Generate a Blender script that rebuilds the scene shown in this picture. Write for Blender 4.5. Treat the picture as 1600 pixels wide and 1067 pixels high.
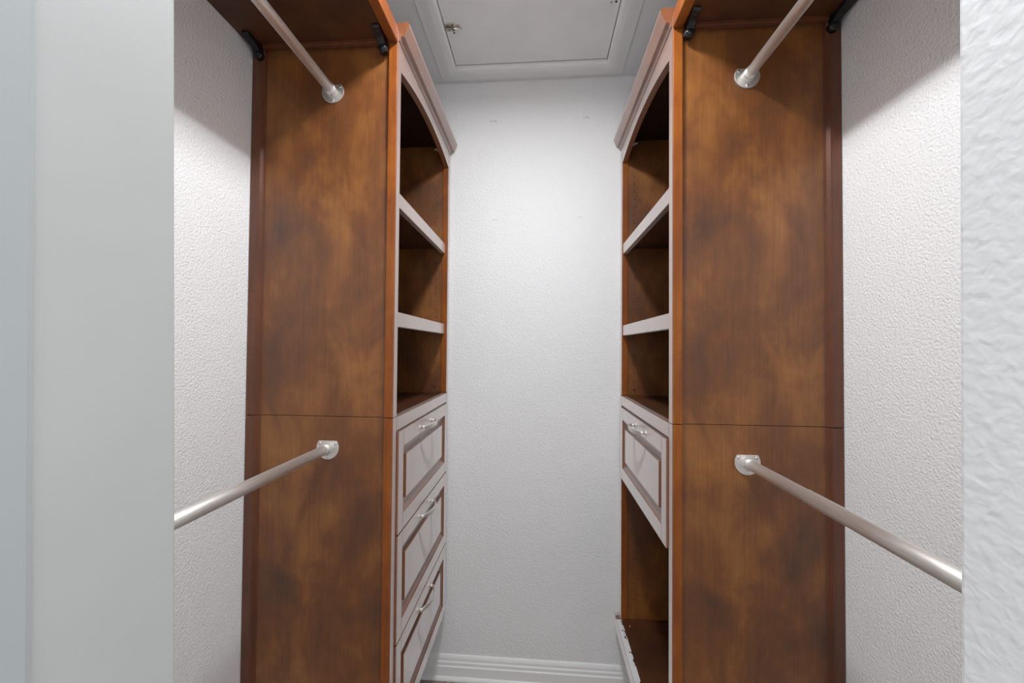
import bpy, bmesh, math, random
from mathutils import Vector, Matrix

random.seed(7)
for o in list(bpy.data.objects):
    bpy.data.objects.remove(o, do_unlink=True)
scene = bpy.context.scene
COL = scene.collection

# ------------------------------------------------------------------ camera
EYE = 1.466                      # eye height above the floor
F_PX, YAW, PITCH, ROLL = 583.61, 0.0705, 0.0173, 0.0081
fwd = Vector((-math.sin(YAW) * math.cos(PITCH), math.cos(YAW) * math.cos(PITCH), math.sin(PITCH)))
rgt = Vector((math.cos(YAW), math.sin(YAW), 0))
upv = rgt.cross(fwd)
cr = rgt * math.cos(ROLL) + upv * math.sin(ROLL)
cu = -rgt * math.sin(ROLL) + upv * math.cos(ROLL)
cam_data = bpy.data.cameras.new('camera')
cam_data.sensor_fit = 'HORIZONTAL'
cam_data.sensor_width = 36.0
cam_data.lens = F_PX / 1600 * 36.0
cam_data.clip_start = 0.02
cam = bpy.data.objects.new('camera', cam_data)
COL.objects.link(cam)
cam.matrix_world = Matrix(((cr.x, cu.x, -fwd.x, 0), (cr.y, cu.y, -fwd.y, 0), (cr.z, cu.z, -fwd.z, EYE), (0, 0, 0, 1)))
scene.camera = cam

# ------------------------------------------------------------------ world (the bright bedroom behind the doorway)
world = bpy.data.worlds.new('world')
scene.world = world
world.use_nodes = True
world.node_tree.nodes['Background'].inputs[0].default_value = (0.94, 0.975, 1.0, 1)
world.node_tree.nodes['Background'].inputs[1].default_value = 1.4

LAMP_STRENGTH = 238.0
LAMP_POS = (-0.048, 0.70)

vs = scene.view_settings
vs.view_transform = 'Standard'
vs.look = 'None'
vs.gamma = 1.0
vs.use_curve_mapping = False
vs.exposure = 0.0

# ------------------------------------------------------------------ layout (metres; x right, y into the closet, z up)
XLf, XLb, XRf, XRb = -0.4052, -0.8429, 0.3571, 0.7892   # tower fronts and the side walls
YN, YF, YW = 1.0247, 1.6597, 1.6680                      # tower near side, far side, back wall
YI, YO = 0.3282, 0.2280                                  # inner and outer face of the doorway wall
XJ = 0.340                                               # half width of the doorway
ZC = 1.2094 + EYE                                        # ceiling
def Z(z):                                                # heights measured from the eye level
    return z + EYE

# ------------------------------------------------------------------ materials
def nodes_of(name):
    m = bpy.data.materials.new(name)
    m.use_nodes = True
    nt = m.node_tree
    return m, nt, nt.nodes['Principled BSDF']
def mapping(nt, scale, rot=(0, 0, 0), loc=(0, 0, 0)):
    tc = nt.nodes.new('ShaderNodeTexCoord')
    mp = nt.nodes.new('ShaderNodeMapping')
    mp.inputs['Scale'].default_value = scale
    mp.inputs['Rotation'].default_value = rot
    mp.inputs['Location'].default_value = loc
    nt.links.new(tc.outputs['Object'], mp.inputs['Vector'])
    return mp.outputs['Vector']
def noise(nt, vec, scale, detail=3, rough=0.55, dist=0.0):
    n = nt.nodes.new('ShaderNodeTexNoise')
    n.inputs['Scale'].default_value = scale
    n.inputs['Detail'].default_value = detail
    n.inputs['Roughness'].default_value = rough
    n.inputs['Distortion'].default_value = dist
    nt.links.new(vec, n.inputs['Vector'])
    return n.outputs['Fac']
def ramp(nt, fac, stops):
    r = nt.nodes.new('ShaderNodeValToRGB')
    el = r.color_ramp.elements
    while len(el) < len(stops):
        el.new(0.5)
    for e, (p, c) in zip(el, stops):
        e.position = p
        e.color = (*c, 1) if len(c) == 3 else c
    nt.links.new(fac, r.inputs['Fac'])
    return r.outputs['Color']
def mix(nt, fac, a, b, mode='MIX'):
    n = nt.nodes.new('ShaderNodeMix')
    n.data_type = 'RGBA'
    n.blend_type = mode
    if isinstance(fac, float):
        n.inputs[0].default_value = fac
    else:
        nt.links.new(fac, n.inputs[0])
    for i, v in ((6, a), (7, b)):
        if isinstance(v, tuple):
            n.inputs[i].default_value = (*v, 1)
        else:
            nt.links.new(v, n.inputs[i])
    return n.outputs[2]
def bump(nt, bsdf, height, strength, distance):
    b = nt.nodes.new('ShaderNodeBump')
    b.inputs['Strength'].default_value = strength
    b.inputs['Distance'].default_value = distance
    nt.links.new(height, b.inputs['Height'])
    nt.links.new(b.outputs['Normal'], bsdf.inputs['Normal'])

def wood(name, dark, mid, light, mottling=1.0, rough=0.46, spec=0.62, coat=0.0):
    m, nt, b = nodes_of(name)
    v = mapping(nt, (1, 1, 0.62), (0, 0, 0), (0.0, 6.37, 0.56))
    big = noise(nt, v, 7.0, 3, 0.6, 0.3)
    base = ramp(nt, big, [(0.5 - 0.27 * mottling, dark), (0.5, mid), (0.5 + 0.27 * mottling, light)])
    gv = mapping(nt, (55, 55, 2.2))
    grain = noise(nt, gv, 3.0, 4, 0.6, 0.3)
    gcol = ramp(nt, grain, [(0.32, (0.72, 0.70, 0.68)), (0.62, (1.06, 1.06, 1.06))])
    c1 = mix(nt, 0.55, base, gcol, 'MULTIPLY')
    wv = mapping(nt, (9, 9, 1.1))
    fig = noise(nt, wv, 2.2, 2, 0.5, 2.2)
    w = nt.nodes.new('ShaderNodeMath'); w.operation = 'SINE'
    s = nt.nodes.new('ShaderNodeMath'); s.operation = 'MULTIPLY'; s.inputs[1].default_value = 60
    nt.links.new(fig, s.inputs[0]); nt.links.new(s.outputs[0], w.inputs[0])
    fcol = ramp(nt, w.outputs[0], [(0.0, (0.90, 0.88, 0.86)), (0.8, (1.03, 1.03, 1.03))])
    c2 = mix(nt, 0.6, c1, fcol, 'MULTIPLY')
    nt.links.new(c2, b.inputs['Base Color'])
    b.inputs['Roughness'].default_value = rough
    b.inputs['Specular IOR Level'].default_value = spec
    b.inputs['Coat Weight'].default_value = coat
    b.inputs['Coat Roughness'].default_value = 0.25
    b.inputs['Coat IOR'].default_value = 1.65
    b.inputs['Sheen Weight'].default_value = 0.75 * coat
    b.inputs['Sheen Roughness'].default_value = 0.35
    bump(nt, b, grain, 0.06, 0.002)
    return m

def paint(name, col, rough, tex=0.0, scale=150, dist=0.0016, smudge=0.0):
    m, nt, b = nodes_of(name)
    v = mapping(nt, (1, 1, 1))
    sm = noise(nt, v, 4.0, 4, 0.6)
    d = tuple(c * (1 - smudge) for c in col)
    nt.links.new(ramp(nt, sm, [(0.35, d), (0.6, col)]), b.inputs['Base Color'])
    b.inputs['Roughness'].default_value = rough
    b.inputs['Specular IOR Level'].default_value = 0.35
    if tex:
        n1 = noise(nt, v, scale, 1.5, 0.45, 0.25)
        h = ramp(nt, n1, [(0.30, (0, 0, 0)), (0.72, (1, 1, 1))])
        bump(nt, b, h, tex, dist)
    return m

def metal(name, col, rough):
    m, nt, b = nodes_of(name)
    v = mapping(nt, (300, 8, 300))
    n = noise(nt, v, 2.0, 3)
    d = tuple(c * 0.82 for c in col)
    nt.links.new(ramp(nt, n, [(0.3, d), (0.7, col)]), b.inputs['Base Color'])
    b.inputs['Metallic'].default_value = 1.0
    b.inputs['Roughness'].default_value = rough
    return m

M = {
    'panel': wood('cherry_panel', (0.074, 0.027, 0.011), (0.182, 0.058, 0.011), (0.350, 0.136, 0.025), 1.0, 0.47, 0.75),
    'post': wood('cherry_post', (0.150, 0.038, 0.008), (0.255, 0.068, 0.010), (0.38, 0.120, 0.014), 1.2, 0.40, 0.45),
    'inner': wood('shade_dark_board', (0.016, 0.008, 0.005), (0.028, 0.011, 0.006), (0.042, 0.016, 0.008), 1.0, 0.5, 0.25),  # tower interior shade put into the colour of back panels and top board
    'shelf': wood('shade_dark_shelf', (0.038, 0.014, 0.008), (0.078, 0.026, 0.010), (0.120, 0.042, 0.013), 1.0, 0.42, 0.5),  # cherry darkened to carry the shade on shelf undersides and inner boards
    'back_post': wood('cherry_back_post', (0.070, 0.022, 0.011), (0.120, 0.037, 0.014), (0.180, 0.056, 0.018), 1.2, 0.42, 0.6),
    'front': wood('cherry_front', (0.130, 0.036, 0.011), (0.205, 0.060, 0.015), (0.280, 0.092, 0.020), 1.2, 0.34, 0.6, 1.0),
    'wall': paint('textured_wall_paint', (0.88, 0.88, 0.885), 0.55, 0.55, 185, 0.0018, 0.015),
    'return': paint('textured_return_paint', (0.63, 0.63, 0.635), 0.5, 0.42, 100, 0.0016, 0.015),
    'ceil': paint('ceiling_paint', (0.88, 0.88, 0.89), 0.7, 0.1, 120, 0.001, 0.02),
    'trim': paint('white_trim_paint', (0.90, 0.90, 0.90), 0.32),
    'hatch': paint('hatch_paint', (0.88, 0.88, 0.87), 0.5, 0, smudge=0.07),
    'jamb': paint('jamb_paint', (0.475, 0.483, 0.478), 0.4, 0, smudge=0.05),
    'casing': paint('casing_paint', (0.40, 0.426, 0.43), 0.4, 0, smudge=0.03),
    'nickel': metal('brushed_nickel', (0.90, 0.875, 0.84), 0.52),
    'bright': metal('bright_screw', (0.80, 0.80, 0.78), 0.18),
    'brass': metal('latch_metal', (0.66, 0.60, 0.47), 0.32),
    'raw': paint('scuffed_white_edge', (0.80, 0.79, 0.80), 0.5, 0, smudge=0.08),
    'patch': paint('patch_grey', (0.62, 0.62, 0.63), 0.6),
}
m, nt, b = nodes_of('black_plastic'); b.inputs['Base Color'].default_value = (0.008, 0.008, 0.009, 1); b.inputs['Roughness'].default_value = 0.35; M['black'] = m
m, nt, b = nodes_of('dark_hole'); b.inputs['Base Color'].default_value = (0.02, 0.012, 0.008, 1); b.inputs['Roughness'].default_value = 0.8; M['hole'] = m
m, nt, b = nodes_of('clear_plastic_clip'); b.inputs['Base Color'].default_value = (0.9, 0.9, 0.9, 1); b.inputs['Roughness'].default_value = 0.4; M['clip'] = m
m, nt, b = nodes_of('floor_plank')
v = mapping(nt, (6, 1, 1)); nt.links.new(ramp(nt, noise(nt, v, 9, 4), [(0.3, (0.22, 0.175, 0.145)), (0.7, (0.38, 0.32, 0.275))]), b.inputs['Base Color']); b.inputs['Roughness'].default_value = 0.45
M['floor'] = m
m, nt, b = nodes_of('lamp_glass')
b.inputs['Base Color'].default_value = (0.9, 0.9, 0.9, 1)
b.inputs['Emission Color'].default_value = (0.965, 0.985, 1.0, 1)
b.inputs['Emission Strength'].default_value = LAMP_STRENGTH
M['lamp'] = m

# ------------------------------------------------------------------ mesh helpers
def box(bm, x0, x1, y0, y1, z0, z1, bev=0.0, seg=2):
    x0, x1 = min(x0, x1), max(x0, x1); y0, y1 = min(y0, y1), max(y0, y1); z0, z1 = min(z0, z1), max(z0, z1)
    t = bmesh.new()
    bmesh.ops.create_cube(t, size=1)
    for vt in t.verts:
        vt.co = Vector(((x0 + x1) / 2 + vt.co.x * (x1 - x0), (y0 + y1) / 2 + vt.co.y * (y1 - y0), (z0 + z1) / 2 + vt.co.z * (z1 - z0)))
    if bev:
        bmesh.ops.bevel(t, geom=list(t.edges), offset=bev, segments=seg, affect='EDGES', profile=0.5)
    merge(bm, t)
def merge(bm, t):
    me = bpy.data.meshes.new('tmp'); t.to_mesh(me); t.free(); bm.from_mesh(me); bpy.data.meshes.remove(me)
def prism(bm, prof, axis, a, c):
    """closed 2D outline extruded along axis from a to c; outline is in the two other axes in order"""
    def co(p, t):
        return {'x': (t, p[0], p[1]), 'y': (p[0], t, p[1]), 'z': (p[0], p[1], t)}[axis]
    va = [bm.verts.new(co(p, a)) for p in prof]; vc = [bm.verts.new(co(p, c)) for p in prof]
    n = len(prof); fs = []
    for i in range(n):
        fs.append(bm.faces.new((va[i], va[(i + 1) % n], vc[(i + 1) % n], vc[i])))
    fs.append(bm.faces.new(va[::-1])); fs.append(bm.faces.new(vc))
    bmesh.ops.recalc_face_normals(bm, faces=fs)
def tube(bm, p0, p1, r0, r1=None, seg=32, caps=True):
    p0, p1 = Vector(p0), Vector(p1); r1 = r0 if r1 is None else r1
    d = (p1 - p0).normalized(); a = d.orthogonal().normalized(); b2 = d.cross(a)
    A = []; B = []
    for i in range(seg):
        t = 2 * math.pi * i / seg; o = a * math.cos(t) + b2 * math.sin(t)
        A.append(bm.verts.new(p0 + o * r0)); B.append(bm.verts.new(p1 + o * r1))
    fs = [bm.faces.new((A[i], A[(i + 1) % seg], B[(i + 1) % seg], B[i])) for i in range(seg)]
    for f in fs: f.smooth = True
    if caps:
        fs.append(bm.faces.new(A[::-1])); fs.append(bm.faces.new(B))
    bmesh.ops.recalc_face_normals(bm, faces=fs)
def dome(bm, c, n, r, h, seg=14, rings=4):
    """small screw or bolt head"""
    c, n = Vector(c), Vector(n).normalized(); a = n.orthogonal().normalized(); b2 = n.cross(a)
    prev = None; fs = []
    for k in range(rings):
        t = k / rings * math.pi / 2
        ring = [bm.verts.new(c + n * (h * math.sin(t)) + (a * math.cos(q) + b2 * math.sin(q)) * (r * math.cos(t))) for q in [2 * math.pi * i / seg for i in range(seg)]]
        if prev:
            fs += [bm.faces.new((prev[i], prev[(i + 1) % seg], ring[(i + 1) % seg], ring[i])) for i in range(seg)]
        else:
            fs.append(bm.faces.new(ring[::-1]))
        prev = ring
    top = bm.verts.new(c + n * h)
    fs += [bm.faces.new((prev[i], prev[(i + 1) % seg], top)) for i in range(seg)]
    for f in fs: f.smooth = True
    bmesh.ops.recalc_face_normals(bm, faces=fs)
def sweep(bm, pts, secs, up):
    """elliptic section swept along pts; secs = (half width along up, half thickness)"""
    up = Vector(up); seg = 12; prev = None; fs = []
    for i, p in enumerate(pts):
        p = Vector(p)
        t = (Vector(pts[min(i + 1, len(pts) - 1)]) - Vector(pts[max(i - 1, 0)])).normalized()
        side = t.cross(up).normalized()
        ring = [bm.verts.new(p + up * (secs[i][0] * math.cos(q)) + side * (secs[i][1] * math.sin(q))) for q in [2 * math.pi * k / seg for k in range(seg)]]
        if prev:
            fs += [bm.faces.new((prev[k], prev[(k + 1) % seg], ring[(k + 1) % seg], ring[k])) for k in range(seg)]
        else:
            fs.append(bm.faces.new(ring[::-1]))
        prev = ring
    fs.append(bm.faces.new(prev))
    for f in fs[1:-1]: f.smooth = True
    bmesh.ops.recalc_face_normals(bm, faces=fs)

def wloc(o):
    v = Vector((0, 0, 0))
    while o is not None:
        v += o.location; o = o.parent
    return v
def obj(name, bm, mat, parent=None, origin=None):
    """link one mesh (built in world coordinates) as an object under its parent"""
    pw = wloc(parent)
    o3 = Vector(origin) if origin is not None else pw
    bmesh.ops.translate(bm, verts=list(bm.verts), vec=-o3)
    me = bpy.data.meshes.new(name); bm.to_mesh(me); bm.free()
    me.materials.append(M[mat])
    o = bpy.data.objects.new(name, me); COL.objects.link(o)
    o.parent = parent; o.location = o3 - pw
    return o
def thing(name, label, cat, loc, group=None):
    o = bpy.data.objects.new(name, None); COL.objects.link(o)
    o.location = loc; o.empty_display_size = 0.05
    o['label'] = label; o['category'] = cat
    if group: o['group'] = group
    return o
def struct(name, bm, mat, label=None, origin=None):
    o = obj(name, bm, mat, None, origin)
    o['kind'] = 'structure'
    if label: o['label'] = label
    return o
def lean(bm, k, lo=None, hi=None):
    """the old doorway is slightly out of plumb"""
    for q in bm.verts:
        if (lo is None or q.co.x > lo) and (hi is None or q.co.x < hi):
            q.co.x += k * (q.co.z - EYE)
def bxo(name, mat, parent, dims, bev=0.0015):
    bm = bmesh.new(); box(bm, *dims, bev); return obj(name, bm, mat, parent)

# ------------------------------------------------------------------ the room
T = 0.10
bm = bmesh.new(); box(bm, XLb - T, XRb + T, -0.3, YW + T, -T, 0); struct('floor', bm, 'floor', 'brown plank floor of the closet')
bm = bmesh.new()
HX0, HX1, HY0, HY1 = -0.362, 0.279, 0.930, 1.5635       # attic opening
box(bm, XLb - T, HX0, YO, YW + T, ZC, ZC + T); box(bm, HX1, XRb + T, YO, YW + T, ZC, ZC + T)
box(bm, HX0, HX1, YO, HY0, ZC, ZC + T); box(bm, HX0, HX1, HY1, YW + T, ZC, ZC + T)
struct('ceiling', bm, 'ceil', 'grey white ceiling around the attic hatch')
bm = bmesh.new(); box(bm, XLb - T, XRb + T, YW, YW + T, 0, ZC); wall_back = struct('wall_back', bm, 'wall', 'white textured back wall between the two towers')
bm = bmesh.new(); box(bm, XLb - T, XLb, YI, YW, 0, ZC); struct('wall_left', bm, 'wall', 'white textured wall beside the three drawer tower')
bm = bmesh.new(); box(bm, XRb, XRb + T, YI, YW, 0, ZC); struct('wall_right', bm, 'wall', 'white textured wall beside the single drawer tower')
# doorway wall: a stretch on each side of the opening and the head above it
HEAD = 2.44
bm = bmesh.new()
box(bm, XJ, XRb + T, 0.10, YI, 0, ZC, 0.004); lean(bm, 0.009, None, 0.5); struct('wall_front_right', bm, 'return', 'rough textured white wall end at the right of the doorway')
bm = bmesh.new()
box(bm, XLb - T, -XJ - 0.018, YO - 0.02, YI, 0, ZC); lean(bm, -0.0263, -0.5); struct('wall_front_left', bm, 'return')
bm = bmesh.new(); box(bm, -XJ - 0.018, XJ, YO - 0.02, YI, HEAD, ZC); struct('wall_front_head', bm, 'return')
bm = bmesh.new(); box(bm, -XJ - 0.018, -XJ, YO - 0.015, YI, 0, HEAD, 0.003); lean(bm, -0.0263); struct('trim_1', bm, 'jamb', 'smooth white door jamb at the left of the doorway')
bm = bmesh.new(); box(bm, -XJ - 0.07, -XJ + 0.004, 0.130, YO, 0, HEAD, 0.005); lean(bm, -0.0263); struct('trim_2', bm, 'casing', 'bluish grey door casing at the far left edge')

# patched marks on the back wall
for (px, pz, w) in ((-0.222, 1.028, 0.012), (-0.206, 1.030, 0.010), (-0.198, 1.026, 0.007), (0.196, 1.028, 0.008), (0.208, 1.033, 0.012), (0.216, 1.029, 0.006), (-0.20, 0.578, 0.024), (0.18, 0.584, 0.022)):
    bm = bmesh.new()
    box(bm, px - w / 2, px + w / 2, YW - 0.0007, YW + 0.001, Z(pz) - (0.0025 if pz > 0.9 else 0.0009), Z(pz) + (0.0025 if pz > 0.9 else 0.0009), 0.0003, 1)
    obj('patch_mark', bm, 'patch', wall_back)

# baseboards, stepped profile with a shoe moulding
PROF = [(a, z * 0.826) for a, z in [(0, 0), (0.026, 0), (0.025, 0.008), (0.021, 0.015), (0.0165, 0.018), (0.0165, 0.066), (0.0125, 0.071), (0.0125, 0.086), (0.0085, 0.092), (0.0085, 0.104), (0.006, 0.113), (0.003, 0.119), (0, 0.1205)]]
bm = bmesh.new(); prism(bm, [(YW - d, z) for d, z in PROF], 'x', XLb, XRb); struct('baseboard_back', bm, 'trim', 'white stepped baseboard along the back wall')
bm = bmesh.new(); prism(bm, [(XLb + d, z) for d, z in PROF], 'y', YI, YW - 0.027); struct('baseboard_left', bm, 'trim')
bm = bmesh.new(); prism(bm, [(XRb - d, z) for d, z in PROF], 'y', YI, YW - 0.027); struct('baseboard_right', bm, 'trim')

# ------------------------------------------------------------------ attic hatch
hatch = thing('attic_hatch', 'white attic hatch in a mitred frame on the ceiling', 'hatch', ((HX0 + HX1) / 2, (HY0 + HY1) / 2, ZC))
bm = bmesh.new(); box(bm, HX0 + 0.003, HX1 - 0.003, HY0 + 0.003, HY1 - 0.006, ZC - 0.001, ZC + 0.018, 0.001); obj('panel', bm, 'hatch', hatch)
bm = bmesh.new(); box(bm, HX0 - 0.03, HX1 + 0.03, HY0 - 0.03, HY1 + 0.03, ZC + T, ZC + T + 0.01); obj('attic_cover', bm, 'hole', hatch)
W = 0.079
def hatch_board(k):
    """mitred casing board: (distance out from the opening, drop below the ceiling)"""
    prof = [(0.0, 0.0), (0.0, 0.013), (0.004, 0.0165), (0.012, 0.0175), (0.030, 0.0165), (0.060, 0.010), (W - 0.003, 0.008), (W, 0.005), (W, 0.0)]
    bm = bmesh.new()
    ends = []
    for s in (0, 1):
        vs_ = []
        for d, h in prof:
            if k == 'far': p = (HX0 - d if s == 0 else HX1 + d, HY1 + d)
            if k == 'near': p = (HX0 - d if s == 0 else HX1 + d, HY0 - d)
            if k == 'left': p = (HX0 - d, HY0 - d if s == 0 else HY1 + d)
            if k == 'right': p = (HX1 + d, HY0 - d if s == 0 else HY1 + d)
            vs_.append(bm.verts.new((p[0], p[1], ZC - h)))
        ends.append(vs_)
    n = len(prof)
    fs = [bm.faces.new((ends[0][i], ends[0][(i + 1) % n], ends[1][(i + 1) % n], ends[1][i])) for i in range(n)]
    fs += [bm.faces.new(ends[0][::-1]), bm.faces.new(ends[1])]
    bmesh.ops.recalc_face_normals(bm, faces=fs)
    return obj('frame_board', bm, 'trim', hatch)
for k in ('far', 'near', 'left', 'right'):
    hatch_board(k)
lx, ly = -0.334, 1.368
bm = bmesh.new(); box(bm, lx - 0.023, lx + 0.012, ly - 0.016, ly + 0.016, ZC - 0.0045, ZC - 0.001, 0.001); latch = obj('latch', bm, 'brass', hatch)
latch['label'] = 'small brass slide latch on the hatch'
bm = bmesh.new(); tube(bm, (lx - 0.024, ly, ZC - 0.0075), (lx + 0.040, ly, ZC - 0.0075), 0.0034, seg=12); obj('latch_bolt', bm, 'bright', latch)
bm = bmesh.new(); box(bm, lx + 0.017, lx + 0.030, ly - 0.009, ly + 0.009, ZC - 0.004, ZC - 0.001, 0.001); obj('latch_keeper', bm, 'brass', latch)
for sx, sy in ((-0.012, -0.010), (0.004, -0.011), (-0.012, 0.010), (0.004, 0.011), (0.004, 0.024)):
    bm = bmesh.new(); dome(bm, (lx + sx, ly + sy, ZC - 0.0040), (0, 0, -1), 0.0034, 0.0012); obj('screw', bm, 'hole', latch)
bm = bmesh.new(); dome(bm, (0.243, 1.303, ZC - 0.001), (0, 0, -1), 0.006, 0.004); obj('screw', bm, 'bright', hatch)
bm = bmesh.new(); dome(bm, (0.262, 1.301, ZC - 0.001), (0, 0, -1), 0.004, 0.003); obj('screw', bm, 'black', hatch)

# ------------------------------------------------------------------ ceiling lamp (above the frame)
lamp = thing('ceiling_light', 'white flush disc ceiling light between doorway and attic hatch', 'ceiling light', (LAMP_POS[0], LAMP_POS[1], ZC))
bm = bmesh.new(); tube(bm, (*LAMP_POS, ZC), (*LAMP_POS, ZC - 0.040), 0.112, 0.104, seg=40); obj('housing', bm, 'trim', lamp)
bm = bmesh.new(); tube(bm, (*LAMP_POS, ZC - 0.040), (*LAMP_POS, ZC - 0.060), 0.104, 0.0905, seg=40, caps=False); tube(bm, (*LAMP_POS, ZC - 0.060), (*LAMP_POS, ZC - 0.0405), 0.0885, 0.0885, seg=40, caps=False); obj('rim', bm, 'trim', lamp)
bm = bmesh.new(); tube(bm, (*LAMP_POS, ZC - 0.0405), (*LAMP_POS, ZC - 0.058), 0.088, 0.088, seg=40); obj('diffuser', bm, 'lamp', lamp)

# ------------------------------------------------------------------ closet towers
ZS, ZT, ZB = -0.2000, 0.905, -1.160       # seam of the two modules, top, underside
PW = 0.028                                # post width along the wall
ARCH0, ARCH1, ZCR = 0.803, 0.840, 0.877   # valance arch ends and crown, foot of the crown

def drawer(root, F, s, z0, z1, y0, y1, hz):
    """overlay drawer front with a raised panel; s = direction towards the aisle, F = face plane"""
    d = lambda v: F + s * v
    dr = thing_part('drawer', root, (F, (y0 + y1) / 2, Z((z0 + z1) / 2)))
    fw = 0.040; fh = 0.048
    for nm, dims in (('stile', (y0, y0 + fw, z0, z1)), ('stile', (y1 - fw, y1, z0, z1)), ('rail', (y0 + fw, y1 - fw, z1 - fh, z1)), ('rail', (y0 + fw, y1 - fw, z0, z0 + fh))):
        bm = bmesh.new(); box(bm, d(-0.012), d(0.006), dims[0], dims[1], Z(dims[2]), Z(dims[3]), 0.0012); obj(nm, bm, 'front', dr)
    # raised panel: groove, bevel, field
    bm = bmesh.new()
    ya, yb, za, zb = y0 + fw - 0.004, y1 - fw + 0.004, z0 + fh - 0.004, z1 - fh + 0.004
    g, bv = 0.008, 0.037
    rings = []
    for ins, dep in ((0, 0.0046), (0.005, 0.0020), (0.020, -0.0065), (0.0340, -0.0098), (0.0355, -0.0092), (0.0372, 0.0008), (0.0385, 0.0026)):
        rings.append([bm.verts.new((d(dep), yy, Z(zz))) for yy, zz in ((ya + ins, za + ins), (yb - ins, za + ins), (yb - ins, zb - ins), (ya + ins, zb - ins))])
    fs = []
    for a, c in zip(rings, rings[1:]):
        for i in range(4):
            fs.append(bm.faces.new((a[i], a[(i + 1) % 4], c[(i + 1) % 4], c[i])))
    fs.append(bm.faces.new(rings[-1]))
    back = [bm.verts.new((d(-0.0135), q.co.y, q.co.z)) for q in rings[0]]
    for i in range(4):
        fs.append(bm.faces.new((back[i], back[(i + 1) % 4], rings[0][(i + 1) % 4], rings[0][i])))
    fs.append(bm.faces.new(back[::-1]))
    bmesh.ops.recalc_face_normals(bm, faces=fs)
    obj('raised_panel', bm, 'front', dr)
    # drawer box behind the front
    XB = d(-0.36)
    bm = bmesh.new()
    box(bm, d(-0.013), XB, y0 + 0.004, y0 + 0.014, Z(z0 + 0.03), Z(z1 - 0.05)); box(bm, d(-0.013), XB, y1 - 0.014, y1 - 0.004, Z(z0 + 0.03), Z(z1 - 0.05))
    box(bm, d(-0.013), XB, y0 + 0.014, y1 - 0.014, Z(z0 + 0.03), Z(z0 + 0.038)); box(bm, XB, XB - s * 0.01, y0 + 0.004, y1 - 0.004, Z(z0 + 0.03), Z(z1 - 0.05))
    obj('drawer_box', bm, 'panel', dr)
    # bow handle
    ym = (y0 + y1) / 2 - 0.030; hs = 0.066
    bm = bmesh.new(); pts = []; secs = []
    n = 22
    for i in range(n + 1):
        t = -1 + 2 * i / n
        out = 0.011 + 0.024 * (1 - abs(t) ** 2.2)
        pts.append((d(0.006 + out), ym + hs * 1.06 * t, Z(hz)))
        q = 1 - abs(t)
        secs.append((0.0052 + 0.0036 * min(1, q * 2.2), 0.0032))
    sweep(bm, pts, secs, (0, 0, 1))
    for e in (-1, 1):
        yy = ym + e * hs * 0.97
        tube(bm, (d(0.0055), yy, Z(hz)), (d(0.009), yy, Z(hz)), 0.0080, 0.0056, 16)
        tube(bm, (d(0.0090), yy, Z(hz)), (d(0.0200), yy, Z(hz)), 0.0048, 0.0052, 16)
    obj('handle', bm, 'nickel', dr)
    return dr
def thing_part(name, root, loc):
    o = bpy.data.objects.new(name, None); COL.objects.link(o); o.parent = root
    o.location = Vector(loc) - wloc(root); o.empty_display_size = 0.03
    return o

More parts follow.
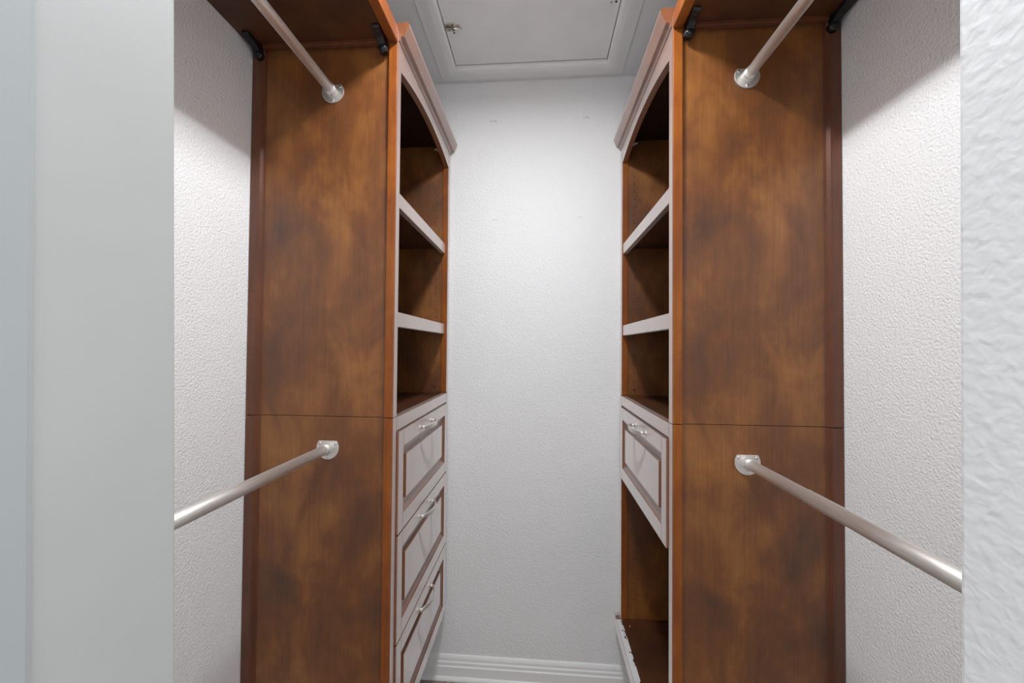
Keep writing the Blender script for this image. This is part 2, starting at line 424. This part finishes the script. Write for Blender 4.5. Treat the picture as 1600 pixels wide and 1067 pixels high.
def tower(F, B, s, label, shelf_z, recess, drawers, open_bay):
    root = thing('closet_tower', label, 'closet tower', ((F + B) / 2, (YN + YF) / 2, Z(ZB)))
    d = lambda v: F + s * v            # positive = out into the aisle
    bk = lambda v: B + s * v           # positive = away from the wall
    def at(name, mat, a, c, y0, y1, z0, z1, bev=0.0015):
        return bxo(name, mat, root, (a, c, y0, y1, Z(z0), Z(z1)), bev)
    # side frames: posts and recessed panels, near and far side, two modules
    for (z0, z1) in ((ZB, ZS - 0.0008), (ZS + 0.0008, ZT)):
        for near in (True, False):
            ya, yb = (YN, YN + PW) if near else (YF - PW, YF)
            at('front_post', 'post', d(-0.0265), d(-0.0015), ya, yb, z0, z1, 0.0015)
            at('face_stile', 'front', d(-0.003), d(0), ya + 0.0008, yb - 0.0008, z0, z1, 0.0006)
            at('back_post', 'back_post', bk(0.001), bk(0.027), ya, yb, z0, z1, 0.0015)
            rec = 0.011
            # bevelled inner strip of the back post
            bm = bmesh.new()
            o0, o1 = (YN, YN + rec) if near else (YF, YF - rec)
            prism(bm, [(bk(0.027), o0), (bk(0.0295), o0), (bk(0.034), (o0 + o1) / 2 * 0.4 + o1 * 0.6), (bk(0.040), o1), (bk(0.027), o1)], 'z', Z(z0), Z(z1))
            obj('post_bead', bm, 'back_post', root)
            pa, pb = (YN + rec, YN + PW - 0.006) if near else (YF - PW + 0.006, YF - rec)
            at('side_panel', 'panel', bk(0.026), d(-0.026), pa, pb, z0, z1, 0)
    yi0, yi1 = YN + PW, YF - PW
    # back panels
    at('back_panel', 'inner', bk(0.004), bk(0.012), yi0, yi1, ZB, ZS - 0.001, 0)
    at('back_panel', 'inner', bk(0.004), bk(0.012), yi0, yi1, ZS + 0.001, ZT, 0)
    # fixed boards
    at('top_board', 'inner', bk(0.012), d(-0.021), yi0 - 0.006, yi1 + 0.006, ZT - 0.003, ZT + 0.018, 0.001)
    at('deck_board', 'shelf', bk(0.012), d(-0.021), yi0 - 0.006, yi1 + 0.006, ZS - 0.022, ZS - 0.0035, 0.001)
    at('bottom_board', 'shelf', bk(0.012), d(-0.002), yi0 - 0.006, yi1 + 0.006, ZB + 0.002, ZB + 0.016, 0.001)
    at('face_rail', 'front', d(-0.021), d(0), yi0, yi1, ZS - 0.0415, ZS - 0.002, 0.0012)
    # adjustable shelves with a deep nosing, on pins
    for zt in shelf_z:
        sh = at('shelf', 'shelf', bk(0.014), d(-recess - 0.018), yi0 - 0.005, yi1 + 0.005, zt - 0.020, zt, 0.0008)
        bm = bmesh.new(); box(bm, d(-recess - 0.018), d(-recess), yi0 + 0.0005, yi1 - 0.0005, Z(zt - 0.0435), Z(zt), 0.0012); obj('shelf_nosing', bm, 'front', sh)
    # arched valance
    bm = bmesh.new()
    n = 28; prof = [(yi0, ZCR + 0.02 + EYE), (yi1, ZCR + 0.02 + EYE)]
    for i in range(n + 1):
        t = i / n; prof.append((yi1 + (yi0 - yi1) * t, Z(ARCH0 + (ARCH1 - ARCH0) * (1 - (2 * t - 1) ** 2))))
    prism(bm, prof, 'x', d(-0.020), d(-0.0005)); obj('arched_valance', bm, 'front', root)
    # crown moulding
    cp = [(-0.002, 0.875), (0.004, 0.877), (0.006, 0.884), (0.0075, 0.888), (0.0155, 0.8885), (0.0175, 0.8905), (0.0215, 0.898), (0.0265, 0.908), (0.0290, 0.914), (0.0310, 0.919), (0.0310, 0.925), (0.0270, 0.929), (-0.020, 0.929), (-0.020, 0.9055), (-0.002, 0.9055)]
    bm = bmesh.new(); prism(bm, [(d(a), Z(z)) for a, z in cp], 'y', YN + 0.003, YF + 0.001); obj('crown_moulding', bm, 'front', root)
    # clip under the crown, shelf pins and pin holes on the far side panel
    yp = YF - PW + 0.006
    bm = bmesh.new(); box(bm, d(-0.066), d(-0.044), yp - 0.004, yp, Z(0.886), Z(0.893), 0.0006); box(bm, d(-0.054), d(-0.044), yp - 0.004, yp, Z(0.880), Z(0.8865), 0.0006)
    obj('clip', bm, 'clip', root)
    zz = [-0.170 + 0.034 * i for i in range(30)] + ([-0.62 - 0.034 * i for i in range(14)] if open_bay else [])
    bm = bmesh.new()
    for z in zz:
        if any(t - 0.06 < z < t + 0.01 for t in shelf_z) or z > 0.78: continue
        tube(bm, (d(-0.053), yp + 0.002, Z(z)), (d(-0.053), yp - 0.0006, Z(z)), 0.0022, seg=8)
    obj('pin_holes', bm, 'hole', root)['kind'] = 'stuff'
    bm = bmesh.new(); tube(bm, (d(-0.053), yp, Z(-0.170)), (d(-0.053), yp - 0.009, Z(-0.170)), 0.0030, seg=12); obj('shelf_pin', bm, 'bright', root)
    for (z0, z1) in drawers:
        drawer(root, F, s, z0, z1, yi0 + 0.003, yi1 - 0.003, z1 - 0.026)
    if open_bay:
        # loose white edged base rail left where the lower drawers are missing
        rl = at('base_rail', 'front', d(0.001), d(0.020), YN + 0.03, YF - 0.002, -1.197, -1.147, 0.001)
        bm = bmesh.new(); box(bm, d(-0.007), d(0.0195), yi0 + 0.002, yi1 - 0.002, Z(-1.147), Z(-1.1445), 0.0004); e = obj('scuffed_edge', bm, 'raw', rl)
        e['label'] = 'scuffed white top edge of the base rail'
        rnd = random.Random(3)
        bm = bmesh.new()
        for i in range(26):
            yy = 1.20 + 0.43 * rnd.random(); xx = rnd.uniform(-0.006, 0.008)
            L = rnd.uniform(0.003, 0.016); w = rnd.uniform(0.0016, 0.0045)
            c = [bm.verts.new((d(xx + w * math.cos(q) * rnd.uniform(0.6, 1.2)), yy + L * math.sin(q) * rnd.uniform(0.6, 1.2), Z(-1.1442))) for q in [2 * math.pi * k / 9 for k in range(9)]]
            f = bm.faces.new(c); f.normal_update()
            if f.normal.z < 0: f.normal_flip()
        ch = obj('chips', bm, 'hole', rl); ch['kind'] = 'stuff'
        bm = bmesh.new(); dome(bm, (d(-0.028), 1.592, Z(ZB + 0.016)), (0, 0, 1), 0.004, 0.003); obj('screw', bm, 'bright', root)
    return root

tower(XLf, XLb, 1, 'tall cherry wood closet tower with three drawers below open shelves', (0.4610, 0.1046), 0.013,
      ((-0.5410, -0.2455), (-0.8530, -0.5450), (-1.1520, -0.8570)), False)
tower(XRf, XRb, -1, 'tall cherry wood closet tower with one drawer above an open bay', (0.4510, 0.1003), 0.004,
      ((-0.5430, -0.2475),), True)

# ------------------------------------------------------------------ shelves over the rods
def top_shelf(F, B, s, label):
    d = lambda v: F + s * v
    root = thing('closet_shelf', label, 'shelf', ((F + B) / 2, (YI + YN) / 2, Z(0.872)), 'shelves above the upper rods')
    y0, y1 = YI + 0.001, YN - 0.0008
    bxo('board', 'shelf', root, (B + s * 0.001, d(-0.026), y0, y1, Z(0.8725), Z(0.8905)), 0)
    bxo('front_edge', 'post', root, (d(-0.0265), d(0.0), y0, y1, Z(0.8675), Z(0.9125)), 0.002)
    bxo('cleat', 'back_post', root, (B + s * 0.040, d(-0.055), y1 - 0.013, y1, Z(0.8615), Z(0.8724)), 0.001)
    for bx in (d(-0.0400), B + s * 0.026):
        br = thing_part('corner_brace', root, (bx, y1, Z(0.872)))
        z = Z(0.8722); w = 0.0100
        bm = bmesh.new()
        # leg under the shelf, leg down the tower, rounded knuckle and cap
        prism(bm, [(y1, z), (y1 - 0.060, z), (y1 - 0.062, z - 0.004), (y1 - 0.058, z - 0.009), (y1 - 0.032, z - 0.014), (y1 - 0.018, z - 0.022), (y1 - 0.012, z - 0.026), (y1 - 0.012, z - 0.034), (y1, z - 0.036)], 'x', bx - w, bx + w)
        bmesh.ops.bevel(bm, geom=list(bm.edges), offset=0.0016, segments=2, affect='EDGES', profile=0.5)
        obj('brace_body', bm, 'black', br)
        bm = bmesh.new(); tube(bm, (bx, y1, z - 0.026), (bx, y1 - 0.015, z - 0.026), 0.0140, 0.0120, 20); dome(bm, (bx, y1 - 0.015, z - 0.026), (0, -1, 0), 0.0105, 0.004); obj('brace_cap', bm, 'black', br)
        bm = bmesh.new(); dome(bm, (bx, y1 - 0.045, z - 0.0105), (0, 0, -1), 0.0050, 0.003); obj('screw', bm, 'black', br)
    return root
top_shelf(XLf, XLb, 1, 'wooden shelf above the rods, shade in its colour, fixed to the three drawer tower')
top_shelf(XRf, XRb, -1, 'wooden shelf above the rods, shade in its colour, fixed to the single drawer tower')

# ------------------------------------------------------------------ hanging rods
def rod(X, z, label, sleeve=False):
    root = thing('hanging_rod', label, 'closet rod', (X, YN, Z(z)), 'nickel closet rods')
    R = 0.0133
    yp = YN + 0.0107
    bm = bmesh.new(); tube(bm, (X, YI + 0.006, Z(z)), (X, yp - 0.008, Z(z)), R, seg=40); tb = obj('tube', bm, 'nickel', root)
    if sleeve:
        bm = bmesh.new(); tube(bm, (X, YI + 0.006, Z(z)), (X, 0.815, Z(z)), R + 0.0009, seg=40); obj('outer_sleeve', bm, 'nickel', tb)
    def flange(y, dy):
        fz = z + 0.002
        bm = bmesh.new()
        r = 0.0330; cut = 0.0200
        pr = []
        a0 = math.asin(cut / r)
        for i in range(41):
            t = math.pi - a0 + (math.pi + 2 * a0) * i / 40
            pr.append((X + r * math.cos(t), Z(fz) + r * math.sin(t)))
        prism(bm, pr, 'y', y, y + dy * 0.0028)
        bmesh.ops.bevel(bm, geom=[e for e in bm.edges if abs(e.verts[0].co.y - e.verts[1].co.y) < 1e-6], offset=0.0007, segments=2, affect='EDGES', profile=0.5)
        # socket
        tube(bm, (X, y + dy * 0.0025, Z(z)), (X, y + dy * 0.0235, Z(z)), R + 0.0030, R + 0.0022, 40)
        tube(bm, (X, y + dy * 0.0235, Z(z)), (X, y + dy * 0.0255, Z(z)), R + 0.0022, R + 0.0008, 40)
        fl = obj('flange', bm, 'nickel', root)
        for sx, sz in ((-0.0225, 0.0125), (0.0225, 0.0125), (0.0, -0.0265)):
            bm = bmesh.new(); dome(bm, (X + sx, y + dy * 0.0026, Z(fz + sz)), (0, dy, 0), 0.0042, 0.0024); obj('screw', bm, 'bright', fl)
        bm = bmesh.new(); dome(bm, (X + 0.004, y + dy * 0.013, Z(z) - R - 0.0022), (0, 0, -1), 0.0026, 0.0012); obj('set_screw', bm, 'bright', fl)
    flange(yp, -1); flange(YI, 1)
    return root
rod(-0.601, 0.7385, 'upper brushed nickel rod ending at the three drawer tower')
rod(0.5555, 0.7345, 'upper brushed nickel rod ending at the single drawer tower')
rod(-0.599, -0.2915, 'lower brushed nickel rod ending at the three drawer tower')
rod(0.5535, -0.2995, 'lower brushed nickel rod ending at the single drawer tower', True)
